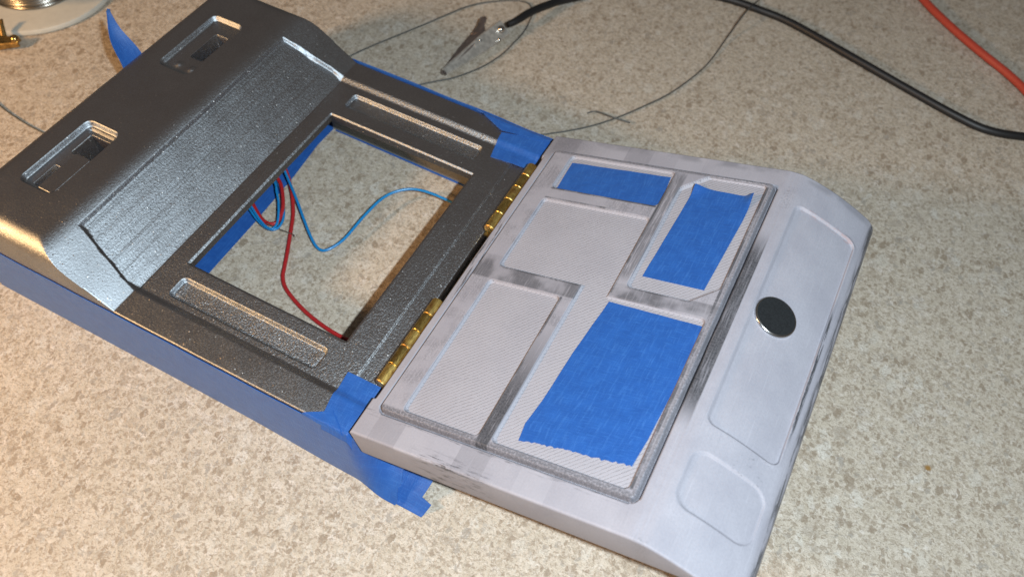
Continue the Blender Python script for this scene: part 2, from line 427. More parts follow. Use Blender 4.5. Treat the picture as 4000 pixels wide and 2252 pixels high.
def grid_split(xs, ys, Z, cls, specs):
    """one height sheet cut into several objects; specs: {class: (name, material, parent)}"""
    nx, ny = len(xs), len(ys)
    X, Y = np.meshgrid(xs, ys, indexing='ij')
    V = np.stack([X, Y, Z], -1).reshape(-1, 3)
    i, j = np.meshgrid(np.arange(nx - 1), np.arange(ny - 1), indexing='ij')
    a = (i * ny + j)
    Q = np.stack([a, a + ny, a + ny + 1, a + 1], -1)
    # shared smooth normals over the whole sheet keep the cuts invisible
    gx = np.gradient(Z, xs, axis=0); gy = np.gradient(Z, ys, axis=1)
    N = np.stack([-gx, -gy, np.ones_like(Z)], -1); N /= np.linalg.norm(N, axis=-1)[..., None]
    N = N.reshape(-1, 3)
    objs = {}
    for c, (name, mat, parent) in specs.items():
        sel = Q[cls == c].reshape(-1, 4)
        if len(sel) == 0: continue
        used, inv = np.unique(sel, return_inverse=True)
        F = inv.reshape(-1, 4)
        me = bpy.data.meshes.new(name)
        vv = (V[used] * MM).astype(np.float32)
        me.vertices.add(len(vv)); me.vertices.foreach_set("co", vv.ravel())
        me.loops.add(F.size); me.loops.foreach_set("vertex_index", F.astype(np.int32).ravel())
        me.polygons.add(len(F)); me.polygons.foreach_set("loop_start", np.arange(0, F.size, 4, dtype=np.int32))
        me.update(calc_edges=True)
        me.materials.append(mat); me.shade_smooth()
        me.normals_split_custom_set_from_vertices(N[used].tolist())
        p = objs.get(parent, parent) if isinstance(parent, str) else parent
        objs[name if name not in objs else (name, c)] = link(bpy.data.objects.new(name, me), p)
        objs[c] = objs[name] if not isinstance(name, tuple) else None
        objs[c] = col.objects[-1]
    return objs
def sd_rect(X, Y, x0, x1, y0, y1, r=0.0):
    cx, cy, hx, hy = (x0 + x1) / 2, (y0 + y1) / 2, (x1 - x0) / 2 - r, (y1 - y0) / 2 - r
    dx, dy = np.abs(X - cx) - hx, np.abs(Y - cy) - hy
    return np.hypot(np.maximum(dx, 0), np.maximum(dy, 0)) + np.minimum(np.maximum(dx, dy), 0) - r
def ss(t, a, b):
    t = np.clip((t - a) / (b - a), 0, 1); return t * t * (3 - 2 * t)
def wob(X, Y, f, s):
    return np.sin(X * f + s) * np.cos(Y * f * 1.31 + 2 * s) + .6 * np.sin(X * f * 2.3 + Y * f * 1.7 + 3 * s)

# ------------------------------------------------------------------ countertop
n = 2
ct = mesh_obj("countertop", [(-700, -500, 0), (700, -500, 0), (700, 900, 0), (-700, 900, 0),
                             (-700, -500, -30), (700, -500, -30), (700, 900, -30), (-700, 900, -30)],
              [(0, 1, 2, 3), (7, 6, 5, 4), (0, 4, 5, 1), (1, 5, 6, 2), (2, 6, 7, 3), (3, 7, 4, 0)], M['counter'], smooth=False)
tag(ct, "beige speckled stone-look countertop", kind="structure")

# ------------------------------------------------------------------ the hinged case
ZD, ZT, ZL, TH = 19.7, 30.0, 21.72, 0.3013
WV = 92.0
case = empty("hinged_case")
tag(case, "open hinged model case, dark metallic base and sanded grey lid, on the countertop", "case")

# ---- base shell -------------------------------------------------------------
UL = -99.2
U1, U2, V1, V2 = -52.5, -11.3, 18.2, 72.8
ue = [-57.3, U1, U2, -51.2, -13.2, -4.5, -.4, -72.0, -66.3, -91.3, -82.2, -88.4, -86.9, -83.4, -87.0]
ve = [6.1, 7.6, 84.4, 85.9, V1, V2, 9.3, 14.6, 77.0, 82.0, 13.0, 34.0, 25.2, 31.3, 57.4, 78.8, 64.0, 73.8, 14.2, 20.5]
us = lines(UL, 0.0, .42, ue)
us = np.unique(np.concatenate([us, UL + np.array([.05, .12, .22, .35, .5, .7, .95, 1.25, 1.6])]))
us = np.unique(np.concatenate([us, np.arange(-72.6, -57.3, .19)]))
vs = lines(0.0, WV, .42, ve)
fe = np.array([.04, .1, .18, .28, .4, .55, .75, 1., 1.3, 1.6])
vs = np.unique(np.concatenate([vs, fe, WV - fe]))
us = thin(us, .09); vs = thin(vs, .035)
us[np.argmin(np.abs(us - U1))] = U1; us[np.argmin(np.abs(us - U2))] = U2; vs[np.argmin(np.abs(vs - V1))] = V1; vs[np.argmin(np.abs(vs - V2))] = V2
X, Y = np.meshgrid(us, vs, indexing='ij')
rampz = ZD + 10.3 / 16.7 * (-57.3 - X)
kk = 1.5
hh = np.clip(.5 + .5 * (ZT - rampz) / kk, 0, 1)
prof = np.where(X > -57.3, ZD, ZT * (1 - hh) + rampz * hh - kk * hh * (1 - hh))
t_ramp = (-57.3 - X) / .851                                     # distance up the slope
# sunk field: deck and slope, tapering up the slope
tr = np.clip(t_ramp / 17.4, 0, 1)
vf, vb = 6.1 + 4.1 * tr, 85.9 - 3.9 * tr
wch = 1.9 - 1.4 * np.clip(t_ramp / 3.0, 0, 1)
field = ss(Y, vf, vf + wch) * ss(-Y, -vb, -(vb - wch)) * (1 - ss(t_ramp, 17.0, 17.6))
Z = prof - .80 * field
Z -= .22 * field * ss(t_ramp, 10.9, 10.5) * ss(t_ramp, -.3, .1)       # faint step across the slope
tq = t_ramp + .10 * np.sin(Y * .09) 
Z -= field * ss(t_ramp, .2, .6) * (.010 * np.sin(tq * 6.1 + .5 * np.sin(Y * .05)) + .009 * np.sin(tq * 8.7 + 1.3) + .013 * np.sin(tq * 2.3 + .4) * (1 + np.sin(Y * .11)))
Z -= .30 * ss(X, -4.75, -4.4) * ss(Y, 7.5, 8.2) * ss(-Y, -84.4, -83.6)  # hinge margin a touch lower
# shallow long pockets either side of the window
for (y0, y1, x0) in ((9.3, 14.6, -51.0), (77.0, 82.1, -51.4)):
    s = sd_rect(X, Y, x0, -13.2, y0, y1, 1.0)
    Z -= .95 * ss(-s, -.15, .45)
    Z += .25 * ss(-s, .1, 1.6) * ss(X, -15.5, -13.2) + .35 * ss(-s, .0, 1.4) * ss(-X, -x0 - 2.5, -x0)
# slots in the raised deck
sA = sd_rect(X, Y, -91.3, -82.0, 13.0, 34.1, 1.6); inA = ss(-sA, -.2, .5)
Z -= 1.25 * inA
Z += .75 * ss(-sd_rect(X, Y, -86.7, -82.3, 13.4, 25.2, .5), -.2, .2)
Z -= .45 * ss(-sA, .9, 1.3) * ss(Y, 31.9, 32.3)
Z -= 8.0 * ss(-sd_rect(X, Y, -88.4, -81.9, 25.2, 31.3, .3), -.1, .15)
Z -= 2.6 * ss(-sd_rect(X, Y, -88.6, -86.8, 14.2, 20.4, .2), -.1, .15)
sB = sd_rect(X, Y, -91.3, -82.0, 57.3, 78.9, 1.6)
Z -= 1.1 * ss(-sB, -.2, .6)
Z -= 7.0 * ss(-sd_rect(X, Y, -87.0, -83.4, 64.0, 73.8, .4), -.1, .15)
for cx in (-87.4, -83.6): Z += .5 * np.exp(-((X - cx) ** 2 + (Y - 60.1) ** 2) / .8)
# long soft round-over of the raised end, short one along the low deck
R4 = 4.0
dx = np.clip((R4 - (X - UL)) / R4, 0, 1); dy = np.clip((R4 - np.minimum(Y, WV - Y)) / R4, 0, 1)
fil = ZT - R4 + R4 * np.sqrt(np.clip(1 - dx * dx - dy * dy, 0, 1))
Z = np.minimum(Z, fil)
e = np.minimum(np.minimum(Y, WV - Y), -X)
Z -= np.where(X > -64, .35 * (1 - np.sqrt(np.clip(1 - np.clip((.35 - e) / .35, 0, 1) ** 2, 0, 1))), 0)
sw = sd_rect(X, Y, U1, U2, V1, V2, .0)
Z -= .40 * (1 - ss(sw, -.05, .5)) * (sw > -.3)
Z += .02 * wob(X, Y, .35, 1.2)
xc, yc = (us[:-1] + us[1:]) / 2, (vs[:-1] + vs[1:]) / 2
XC, YC = np.meshgrid(xc, yc, indexing='ij')
tC = (-57.3 - XC) / .851; trC = np.clip(tC / 17.4, 0, 1)
infield = (YC > 6.1 + 4.1 * trC) & (YC < 85.9 - 3.9 * trC) & (tC < 17.4)
cls = np.zeros(XC.shape, int)
cls[infield & (tC > 0)] = 1
cls[infield & (tC <= 0)] = 2
for c, (y0, y1, x0) in ((3, (9.3, 14.6, -51.0)), (4, (77.0, 82.1, -51.4))):
    cls[sd_rect(XC, YC, x0, -13.2, y0, y1, 1.0) < .1] = c
cls[sd_rect(XC, YC, -91.3, -82.0, 13.0, 34.1, 1.6) < .15] = 5
cls[sd_rect(XC, YC, -91.3, -82.0, 57.3, 78.9, 1.6) < .15] = 6
cls[sd_rect(XC, YC, U1, U2, V1, V2) < 0] = -1
o = grid_split(us, vs, Z, cls, {0: ("base_shell", M['metal'], case)})
base = o[0]
o2 = grid_split(us, vs, Z, cls, {1: ("slope_panel", M['metal_rough'], base), 2: ("window_panel", M['metal_deck'], base),
                                 3: ("inset_strip", M['metal_inset'], base), 4: ("inset_strip", M['metal_inset'], base),
                                 5: ("switch_slot", M['metal'], base), 6: ("switch_slot", M['metal'], base)})
tag(base, "dark metallic base half with a square window and raised end")
# side walls of the base down to the counter
rimV, rimF = [], []
ring = [(us[i], vs[0], Z[i, 0]) for i in range(len(us))] + [(us[-1], vs[j], Z[-1, j]) for j in range(1, len(vs))] \
     + [(us[i], vs[-1], Z[i, -1]) for i in range(len(us) - 2, -1, -1)] + [(us[0], vs[j], Z[0, j]) for j in range(len(vs) - 2, 0, -1)]
nr = len(ring)
for (a, b, c_) in ring: rimV += [(a, b, c_), (a, b, .15)]
for i in range(nr):
    j = (i + 1) % nr
    rimF.append((2 * i, 2 * i + 1, 2 * j + 1, 2 * j))
mesh_obj("side_wall", rimV, rimF, M['metal'], base)
sharp(bpy.data.objects["side_wall"], 40)
# window lip and the inner wall seen below it
def rect_ring(x0, x1, y0, y1, z): return [(x0, y0, z), (x1, y0, z), (x1, y1, z), (x0, y1, z)]
lv = rect_ring(U1, U2, V1, V2, ZD - 1.2) + rect_ring(U1, U2, V1, V2, 17.2) + rect_ring(U1 - .5, U2 + .5, V1 - .5, V2 + .5, 16.9) \
   + rect_ring(U1 - .5, U2 + .5, V1 - .5, V2 + .5, 16.0) + rect_ring(U1 - 3, U2 + 3, V1 - 3, V2 + 3, 16.0)
lf = [(4 * r + k, 4 * r + (k + 1) % 4, 4 * r + 4 + (k + 1) % 4, 4 * r + 4 + k) for r in range(4) for k in range(4)]
mesh_obj("window_lip", lv, lf, M['metal_lip'], base, smooth=False)
def boxvf(x0, x1, y0, y1, z0, z1):
    V = [(x0, y0, z0), (x1, y0, z0), (x1, y1, z0), (x0, y1, z0), (x0, y0, z1), (x1, y0, z1), (x1, y1, z1), (x0, y1, z1)]
    F = [(3, 2, 1, 0), (4, 5, 6, 7), (0, 1, 5, 4), (1, 2, 6, 5), (2, 3, 7, 6), (3, 0, 4, 7)]
    return V, F
V, F = boxvf(-62, -13.0, 83.4, 85.4, .4, 15.6); mesh_obj("inner_wall", V, F, M['print'], base, smooth=False)
V, F = boxvf(-10.6, -8.6, 19.5, 83.2, .4, 15.6); mesh_obj("inner_wall", V, F, M['print'], base, smooth=False)

# ---- lid shell --------------------------------------------------------------
A0, A1, A2 = 2.1, 61.5, 78.2
P_S = [(10.1, 69.3), (36.4, 69.5), (36.4, 46.1), (56.9, 46.1), (56.9, 7.5), (30.0, 7.5), (30.0, 47.1), (10.1, 47.1)]
ae = [2.9, 5.3, 58.5, 10.2, 36.4, 39.0, 56.8, 27.2, 30.0, 61.5, 63.9, 76.2]
le = [6.2, 86.0, 7.5, 84.9, 73.2, 69.4, 47.1, 43.0, 46.1, 49.4, 85.3, 82.8, 25.8, 20.2, 9.0]
xs = lines(A0, A2, .38, ae)
xs = np.unique(np.concatenate([xs, A0 + fe[:6], A2 - fe[:9]]))
ys = lines(0, WV, .38, le); ys = np.unique(np.concatenate([ys, fe[:7], WV - fe[:7]]))
xs = thin(xs, .04); ys = thin(ys, .04)
X, Y = np.meshgrid(xs, ys, indexing='ij')
dR = np.maximum(X - A1, 0)
Hh = -(.38 * dR + .0195 * dR ** 2)
Hh -= .25 * np.exp(-((X - A1) / 1.0) ** 2)                       # softened fold
te = np.clip((1.5 - (A2 - X)) / 1.5, 0, 1)
Hh -= 1.6 * (1 - np.sqrt(np.clip(1 - te * te, 0, 1)))
plate = sd_rect(X, Y, 5.3, 58.5, 6.2, 86.0, 1.0)
Hh += .80 * ss(-plate, -.10, .25)
Hh -= .55 * ss(plate, .02, .14) * ss(-plate, -.50, -.36)
def in_poly_rects(X, Y):
    """signed distances of the four pockets in the plateau"""
    p1 = sd_rect(X, Y, 10.2, 36.4, 73.2, 84.9, 1.1)
    p3 = sd_rect(X, Y, 10.2, 27.2, 7.5, 43.0, 1.1)
    up = sd_rect(X, Y, 10.1, 36.4, 47.1, 69.4, 1.1)
    lo = sd_rect(X, Y, 30.0, 56.9, 7.5, 46.1, 1.1)
    br = sd_rect(X, Y, 30.0, 36.4, 40.0, 55.0, .0)
    ps = np.minimum(np.minimum(up, lo), br)
    p4 = sd_rect(X, Y, 39.0, 57.0, 49.4, 85.2, .9)
    cut1 = ((39.0 - X) * 1.0 + (Y - 80.3) * 1.0) / 1.4142 - .0        # back-left corner cut
    cut1 = (-(X - 39.0) + (Y - 80.0)) * .7071
    cut2 = ((X - 52.2) - (Y - 49.4)) * .7071
    p4 = np.maximum(np.maximum(p4, cut1), cut2)
    return p1, ps, p3, p4
for s in in_poly_rects(X, Y): Hh -= .66 * ss(-s, -.12, .36)
Hh -= .75 * ss(-X, -2.95, -2.8) * ss(Y, 8.3, 8.7) * ss(-Y, -83.8, -83.4)     # hinge rebate
r1 = sd_rect(X, Y, 63.8, 76.2, 25.6, 82.8, 1.6); r2 = sd_rect(X, Y, 63.9, 76.3, 9.0, 20.2, 2.6)
Hh -= .55 * ss(-r1, -.2, .35) + .40 * ss(-r2, -.25, .35)
Hh += .22 * np.exp(-((r1 - .25) / .28) ** 2) * ss(X, 73, 75.5)
e = np.minimum(np.minimum(Y, WV - Y), X - A0)
Hh -= .45 * (1 - np.sqrt(np.clip(1 - np.clip((.45 - e) / .45, 0, 1) ** 2, 0, 1)))
cr = 2.2 - np.hypot(np.maximum(2.2 - (X - A0), 0), np.maximum(2.2 - np.minimum(Y, WV - Y), 0))
Hh += .012 * wob(X, Y, .5, .4)
xc, yc = (xs[:-1] + xs[1:]) / 2, (ys[:-1] + ys[1:]) / 2
XC, YC = np.meshgrid(xc, yc, indexing='ij')
cl = np.zeros(XC.shape, int)
cl[sd_rect(XC, YC, 5.3, 58.5, 6.2, 86.0, 1.0) < .15] = 1
for c, s in zip((2, 3, 4, 5), in_poly_rects(XC, YC)): cl[s < -.1] = c
cl[sd_rect(XC, YC, 63.8, 76.2, 25.6, 82.8, 1.6) < .1] = 6
cl[sd_rect(XC, YC, 63.9, 76.3, 9.0, 20.2, 2.6) < .1] = 7
o = grid_split(xs, ys, Hh, cl, {0: ("lid_shell", M['frame'], case)})
lid = o[0]
lid.location = (0, 0, ZL * MM); lid.rotation_euler = (0, -TH, 0)
tag(lid, "light grey primed lid half, rubbed dark along its edges")
grid_split(xs, ys, Hh, cl, {1: ("rib_frame", M['rib'], lid), 2: ("sunken_panel", M['floor'], lid), 3: ("sunken_panel", M['floor'], lid),
                            4: ("sunken_panel", M['floor'], lid), 5: ("sunken_panel", M['floor'], lid),
                            6: ("end_recess", M['frame'], lid), 7: ("end_recess", M['frame'], lid)})
ring = [(xs[i], ys[0], Hh[i, 0], 0, 1) for i in range(len(xs))] + [(xs[-1], ys[j], Hh[-1, j], -1, 0) for j in range(1, len(ys))] \
     + [(xs[i], ys[-1], Hh[i, -1], 0, -1) for i in range(len(xs) - 2, -1, -1)] + [(xs[0], ys[j], Hh[0, j], 1, 0) for j in range(len(ys) - 2, 0, -1)]
RV, RF = [], []
nr = len(ring)
for (a, b, c_, nx_, ny_) in ring:
    z1 = min(-7.4, c_ - .8)
    if nx_ < 0: z1 = c_ - .9
    for dz, ins in ((None, 0), (z1, 0), (z1 - .9, .25), (z1 - 1.7, .8), (z1 - 2.3, 1.3), (z1 - 2.6, 3.0)):
        zz = c_ if dz is None else dz
        ix = np.clip(a, A0 + ins * (1.6 if a < 6 else 1), A2 - ins); iy = np.clip(b, ins, WV - ins)
        RV.append((ix, iy, zz))
L6 = 6
for i in range(nr):
    j = (i + 1) % nr
    for k in range(L6 - 1): RF.append((L6 * i + k, L6 * i + k + 1, L6 * j + k + 1, L6 * j + k))
RF.append(tuple(L6 * i + 5 for i in range(nr))[::-1])
lw = mesh_obj("side_wall", RV, RF, M['frame'], lid); sharp(lw, 40)
# magnet glued into the long end recess
mc = (67.55, 53.8)
mz = -(.38 * (mc[0] - A1) + .0195 * (mc[0] - A1) ** 2) - .98
V, F = lathe([(3.9, -.6), (4.42, -.6), (4.42, .55), (4.36, .72), (4.22, .86), (4.04, .92), (4.0, .86), (.01, .86)], 56)
mg = mesh_obj("disc_magnet", V, F, [M['magnet'], M['magnet_face']], lid); sharp(mg, 30)
for pl in mg.data.polygons:
    if all((mg.data.vertices[v_].co.x ** 2 + mg.data.vertices[v_].co.y ** 2) < (4.05 * MM) ** 2 for v_ in pl.vertices) and pl.center.z > .5 * MM: pl.material_index = 1
mg.location = (mc[0] * MM, mc[1] * MM, mz * MM); mg.rotation_euler = (0, math.atan(.60), 0)
tag(mg, "round dark shiny magnet set in the sloped end of the lid")

# ---- two brass hinges -------------------------------------------------------
def knuckle(name, v0, v1, parent, shiny, gap):
    r, th = 1.38, .38
    a0, a1 = (0.0, 2 * math.pi) if gap == 0 else (gap, 2 * math.pi)
    nseg = 30
    V, F = [], []
    for y, rr in ((v0, r - .10), (v0 + .12, r), (v1 - .12, r), (v1, r - .10)):
        for s in range(nseg + 1):
            a = a0 + (a1 - a0) * s / nseg - .55
            V.append((rr * math.cos(a), y, rr * math.sin(a)))
    for y in (v1, v0):
        for s in range(nseg + 1):
            a = a0 + (a1 - a0) * s / nseg - .55
            V.append(((r - th) * math.cos(a), y, (r - th) * math.sin(a)))
    m_ = nseg + 1
    for k in range(5):
        for s in range(nseg): F.append((k * m_ + s, k * m_ + s + 1, (k + 1) * m_ + s + 1, (k + 1) * m_ + s))
    for s in range(nseg): F.append((5 * m_ + s, 5 * m_ + s + 1, s + 1, s))
    if gap:
        for s in (0, nseg): F.append(tuple(k * m_ + s for k in range(6)))
    ob = mesh_obj(name, V, F, M['brass_shiny'] if shiny else M['brass'], parent)
    return sharp(ob, 25)
def hinge(vcuts, gap, label):
    V, F = boxvf(-4.0, .0, vcuts[0] + .3, vcuts[-1] - .3, -3.3, -2.9)
    h = mesh_obj("hinge", V, F, M['brass'], case, smooth=False)          # the leaf let into the base
    h.location = (1.45 * MM, 0, 21.15 * MM)
    tag(h, label)
    for k in range(5):
        knuckle("knuckle", vcuts[k] + .10, vcuts[k + 1] - .10, h, k % 2 == 1, gap if k % 2 == 1 else 0)
    V, F = lathe([(.55, vcuts[0] - .05), (.95, vcuts[0] - .02), (1.0, vcuts[0] + .2), (1.0, vcuts[-1] - .2), (.9, vcuts[-1])], 20, 'y')
    sharp(mesh_obj("pin", V, F, M['brass'], h), 40)
    V, F = boxvf(.3, 1.3, vcuts[0] + .3, vcuts[-1] - .3, -1.2, -.85)
    mesh_obj("leaf", V, F, M['brass'], h, smooth=False)
hinge([12.0, 16.6, 21.4, 25.8, 30.5, 35.0], 0, "brass hinge nearest the viewer")
hinge([57.8, 62.6, 67.4, 71.9, 76.2, 80.5], .75, "tarnished brass hinge farther from the viewer")

# ------------------------------------------------------------------ masking tape
TG = "pieces of blue masking tape"
def sheet(name, G, label, uvG, thick=.16):
    """G: n x m x 3 grid of points of the upper face; closed thin sheet"""
    G = np.asarray(G, float); n_, m_ = G.shape[:2]
    du = np.gradient(G, axis=0); dv = np.gradient(G, axis=1)
    N = np.cross(du, dv); N /= (np.linalg.norm(N, axis=-1)[..., None] + 1e-9)
    V = np.vstack([G.reshape(-1, 3), (G - N * thick).reshape(-1, 3)])
    uvv = np.vstack([np.asarray(uvG, float).reshape(-1, 2)] * 2)
    K = n_ * m_
    F = []
    for i in range(n_ - 1):
        for j in range(m_ - 1):
            a = i * m_ + j
            F.append((a, a + m_, a + m_ + 1, a + 1)); F.append((K + a + 1, K + a + m_ + 1, K + a + m_, K + a))
    bd = [(0, j) for j in range(m_)] + [(i, m_ - 1) for i in range(1, n_)] + [(n_ - 1, j) for j in range(m_ - 2, -1, -1)] + [(i, 0) for i in range(n_ - 2, 0, -1)]
    bi = [i * m_ + j for i, j in bd]
    for k in range(len(bi)):
        a, b = bi[k], bi[(k + 1) % len(bi)]
        F.append((a, b, K + b, K + a))
    ob = mesh_obj(name, V, F, M['tape'], None, True, uvv)
    sharp(ob, 60)
    return tag(ob, label, "tape", TG)
def polyline(P, t):
    P = np.asarray(P, float); d_ = np.r_[0, np.cumsum(np.linalg.norm(np.diff(P, axis=0), axis=1))]
    return np.stack([np.interp(np.asarray(t) * d_[-1], d_, P[:, k]) for k in range(P.shape[1])], -1)
def ruled(E0, E1, n_, m_):
    """surface between two edge polylines"""
    t = np.linspace(0, 1, n_); A = polyline(E0, t); B = polyline(E1, t)
    s = np.linspace(0, 1, m_)[None, :, None]
    G = A[:, None] * (1 - s) + B[:, None] * s
    la = np.linalg.norm(np.asarray(E0[-1], float) - np.asarray(E0[0], float)); lb = np.linalg.norm(A[0] - B[0])
    UV = np.stack(np.meshgrid(t * la, np.linspace(0, 1, m_) * lb, indexing='ij'), -1)
    return G, UV
# patches stuck inside the lid pockets (lid coordinates)
LM = Matrix.Translation((0, 0, ZL * MM)) @ Matrix.Rotation(-TH, 4, 'Y')
def lid_patch(left, right, label, lift=None, ragged=0.0, z0=.26, flip=False):
    G, UV = ruled(left, right, 60, 44)
    if ragged:
        jag = np.cumsum(rng.normal(0, 1, G.shape[1])); jag -= np.linspace(jag[0], jag[-1], len(jag))
        jag = ragged * jag / (np.abs(jag).max() + 1e-6) + ragged * .45 * rng.normal(0, 1, len(jag))
        w_ = np.clip((np.linspace(0, 1, 60) - .93) / .07, 0, 1)[:, None]
        G[..., 1] += w_ * jag[None]
    Zp = np.full(G.shape[:2], z0) + .03 * wob(G[..., 0], G[..., 1], .5, len(label))
    if lift is not None: Zp = Zp + lift(G[..., 0], G[..., 1])
    G = np.concatenate([G, Zp[..., None]], -1)
    ob = sheet("masking_tape", G[:, ::-1] if flip else G, label, UV[:, ::-1] if flip else UV)
    ob.matrix_world = LM
    return ob
# edges run from the back (large v) to the front
lid_patch([(11.1, 82.9), (11.2, 78), (11.4, 73.4)], [(35.7, 83.4), (36.2, 78), (36.5, 73.5)],
          "wide short blue tape patch in the lid panel beside the tarnished hinge")
lid_patch([(42.2, 81.6), (41.6, 68.2), (40.9, 53.4)], [(55.2, 81.3), (55.1, 74), (53.9, 53.3)],
          "narrow upright blue tape patch with curled top corners in the corner-cut lid panel",
          lift=lambda x, y: np.exp(-((x - 42) ** 2 / 5 + (y - 81.5) ** 2 / 4)) * 1.1 + np.exp(-((x - 55.4) ** 2 / 2 + (y - 81) ** 2 / 5)) * 1.5 + .0)
lid_patch([(37.1, 45.0), (35.6, 31), (34.9, 19.0), (34.1, 13.4), (34.6, 9.8)], [(57.0, 44.5), (56.7, 30), (56.2, 18), (55.6, 12.2)],
          "largest blue tape patch, torn lower edge, near the front corner of the lid", ragged=.28)

# strip along the near long side, ending in a torn edge beyond the corner
tt = np.linspace(0, 1, 150)
uu = -100 + 112.0 * tt
GA = np.zeros((150, 26, 3)); UVA = np.zeros((150, 26, 2))
for i, u in enumerate(uu):
    g = np.clip((u - 1.0) / 8.5, 0, 1); g2 = g * g * (3 - 2 * g)
    for j in range(26):
        s = j / 25
        bot = np.array([u, -.35 - .5 * ss(u, -30, 0) - 1.2 * g2, .15 + .25 * g2])
        topz = ZD - .55 + .08 * math.sin(u * .4) + .9 * ss(u, -60, -64) * 0
        top = np.array([u, -.30, topz])
        # past the base corner the strip leans back and falls towards the counter
        lean = np.array([u + 1.5 * g2, -.3 + 11.5 * g2, topz - 10.5 * g2])
        p = bot * (1 - s) + lean * s
        p[1] += -.55 * math.sin(math.pi * s) * (.12 + g2 * 1.9)
        p[2] += g2 * 1.6 * math.sin(math.pi * s)
        p[0] += (-3.2 * s) * np.clip((u - 4) / 8, 0, 1) + (.22 * math.sin(j * .9) + .10 * math.sin(j * 2.9)) * np.clip((u - 10.5) / 1.5, 0, 1)
        GA[i, j] = p; UVA[i, j] = (u, s * 20)
sheet("masking_tape", GA, "long blue tape strip along the near side of the base, torn end at its corner", UVA)
# second layer that wraps the corner and sticks out as a tab under the lid
tt = np.linspace(0, 1, 60)
GB = np.zeros((60, 26, 3)); UVB = np.zeros((60, 26, 2))
for i, t in enumerate(tt):
    u = 3.0 + 15.0 * t
    g = np.clip((u + 3) / 17, 0, 1); g2 = g * g * (3 - 2 * g)
    for j in range(26):
        s = j / 25
        g = np.clip((u - .2) / 9.5, 0, 1); g2 = g * g * (3 - 2 * g)
        bot = np.array([u, -.9 - .9 * g2, .10])
        lean = np.array([u, -.0 + 12.5 * g2, ZD - 14.2 * g2 - .5])
        p = bot * (1 - s) + lean * s
        p[1] += -.9 * math.sin(math.pi * s) * g2 + .25
        p[2] += g2 * 1.2 * math.sin(math.pi * s) - .5
        step = -2.6 * ss(s, .26, .28) + 1.1 * s
        p[0] += (step + .9 * math.sin(s * 3.0)) * np.clip((t - .75) / .25, 0, 1)
        p[2] = max(p[2], .08)
        GB[i, j] = p; UVB[i, j] = (u, s * 20)
sheet("masking_tape", GB, "stepped blue tape tab lying on the countertop under the lid's front corner", UVB)
# front corner: wraps the hinge end and lies on the deck
def corner(us_, vs_, zfun, label, name="masking_tape"):
    G, UV = ruled(us_, vs_, 40, 30)
    Zp = zfun(G[..., 0], G[..., 1])
    return sheet(name, np.concatenate([G, Zp[..., None]], -1), label, UV)
def fold_down(x, y, u_end, base_z):
    return base_z + .06 * wob(x, y, .7, 2) - np.where(x > u_end, (x - u_end) ** 2 * 1.4, 0)
corner([(-6.7, 12.1), (-6.2, 6), (-5.4, 1.2), (-4.6, -.75)], [(1.5, 12.3), (1.7, 6), (1.9, .6), (2.4, -.75)],
       lambda x, y: fold_down(x, y, 1.0, ZD + .24 - .8 * ss(y, 6.0, 8.0)) - 1.9 * ss(-y, .05, .75), "blue tape folded over the near hinge corner of the base")
G, UV = ruled([(-9.3, -.35), (-5.2, 2.2), (-4.2, 2.9)], [(-5.5, -.45), (-2.5, -.4), (.2, -.4)], 30, 16)
Zp = ZD + .40 + .05 * wob(G[..., 0], G[..., 1], .9, 1) - .8 * ss(-G[..., 1], .0, .5)
sheet("masking_tape", np.concatenate([G, Zp[..., None]], -1)[:, ::-1], "small triangular blue tape fold at the base's near corner", UV[:, ::-1])
# far corner and far side
corner([(-11.3, 88.4), (-10.8, 84), (-10.1, 80.2)], [(1.0, 91.9), (.9, 86), (.5, 81.2)],
       lambda x, y: fold_down(x, y, .3, ZD + .20 - .8 * (1 - ss(y, 84.0, 86.2))), "blue tape square over the far hinge corner of the base")
G, UV = ruled([(-21.0, 92.35), (-12, 92.4), (1.0, 92.4)], [(-19.6, 92.25), (-11.6, 88.7), (.9, 91.2)], 30, 12)
Zp = ZD + .42 - .3 * ss(G[..., 1], 91.8, 92.4)
sheet("masking_tape", np.concatenate([G, Zp[..., None]], -1)[:, ::-1], "triangular blue tape flap on the far edge of the base", UV[:, ::-1])
uu = np.linspace(-99, 1.4, 90); zz = np.linspace(ZD + .15, .15, 10)
G = np.zeros((90, 10, 3)); UV = np.zeros((90, 10, 2))
for i, u in enumerate(uu):
    for j, z_ in enumerate(zz):
        G[i, j] = (u, WV + .42 + .25 * ss(u, -62, -40) + .08 * math.sin(u * .3), z_ + (.10 * math.sin(u * .23) if j == 0 else 0)); UV[i, j] = (u, z_)
sheet("masking_tape", G[:, ::-1], "blue tape strip along the far side of the base", UV[:, ::-1])
# underside strip seen through the window
G, UV = ruled([(-78, 8), (-78, 45), (-78, 88)], [(-59.4, 8), (-59.7, 30), (-59.9, 45), (-60.7, 63), (-62.0, 76), (-61.7, 88)], 60, 14)
Zp = .35 + .0 * G[..., 0]
sheet("masking_tape", np.concatenate([G, Zp[..., None]], -1)[:, ::-1], "blue tape strip on the countertop seen through the window, under the wires", UV[:, ::-1])
G, UV = ruled([(-61.0, 83.1), (-40, 83.0), (-13, 82.9)], [(-61.0, 90.5), (-40, 90.5), (-13, 90.5)], 40, 6)
Zp = .28 + .0 * G[..., 0]
sheet("masking_tape", np.concatenate([G, Zp[..., None]], -1), "thin blue tape edge along the far inside of the window", UV)
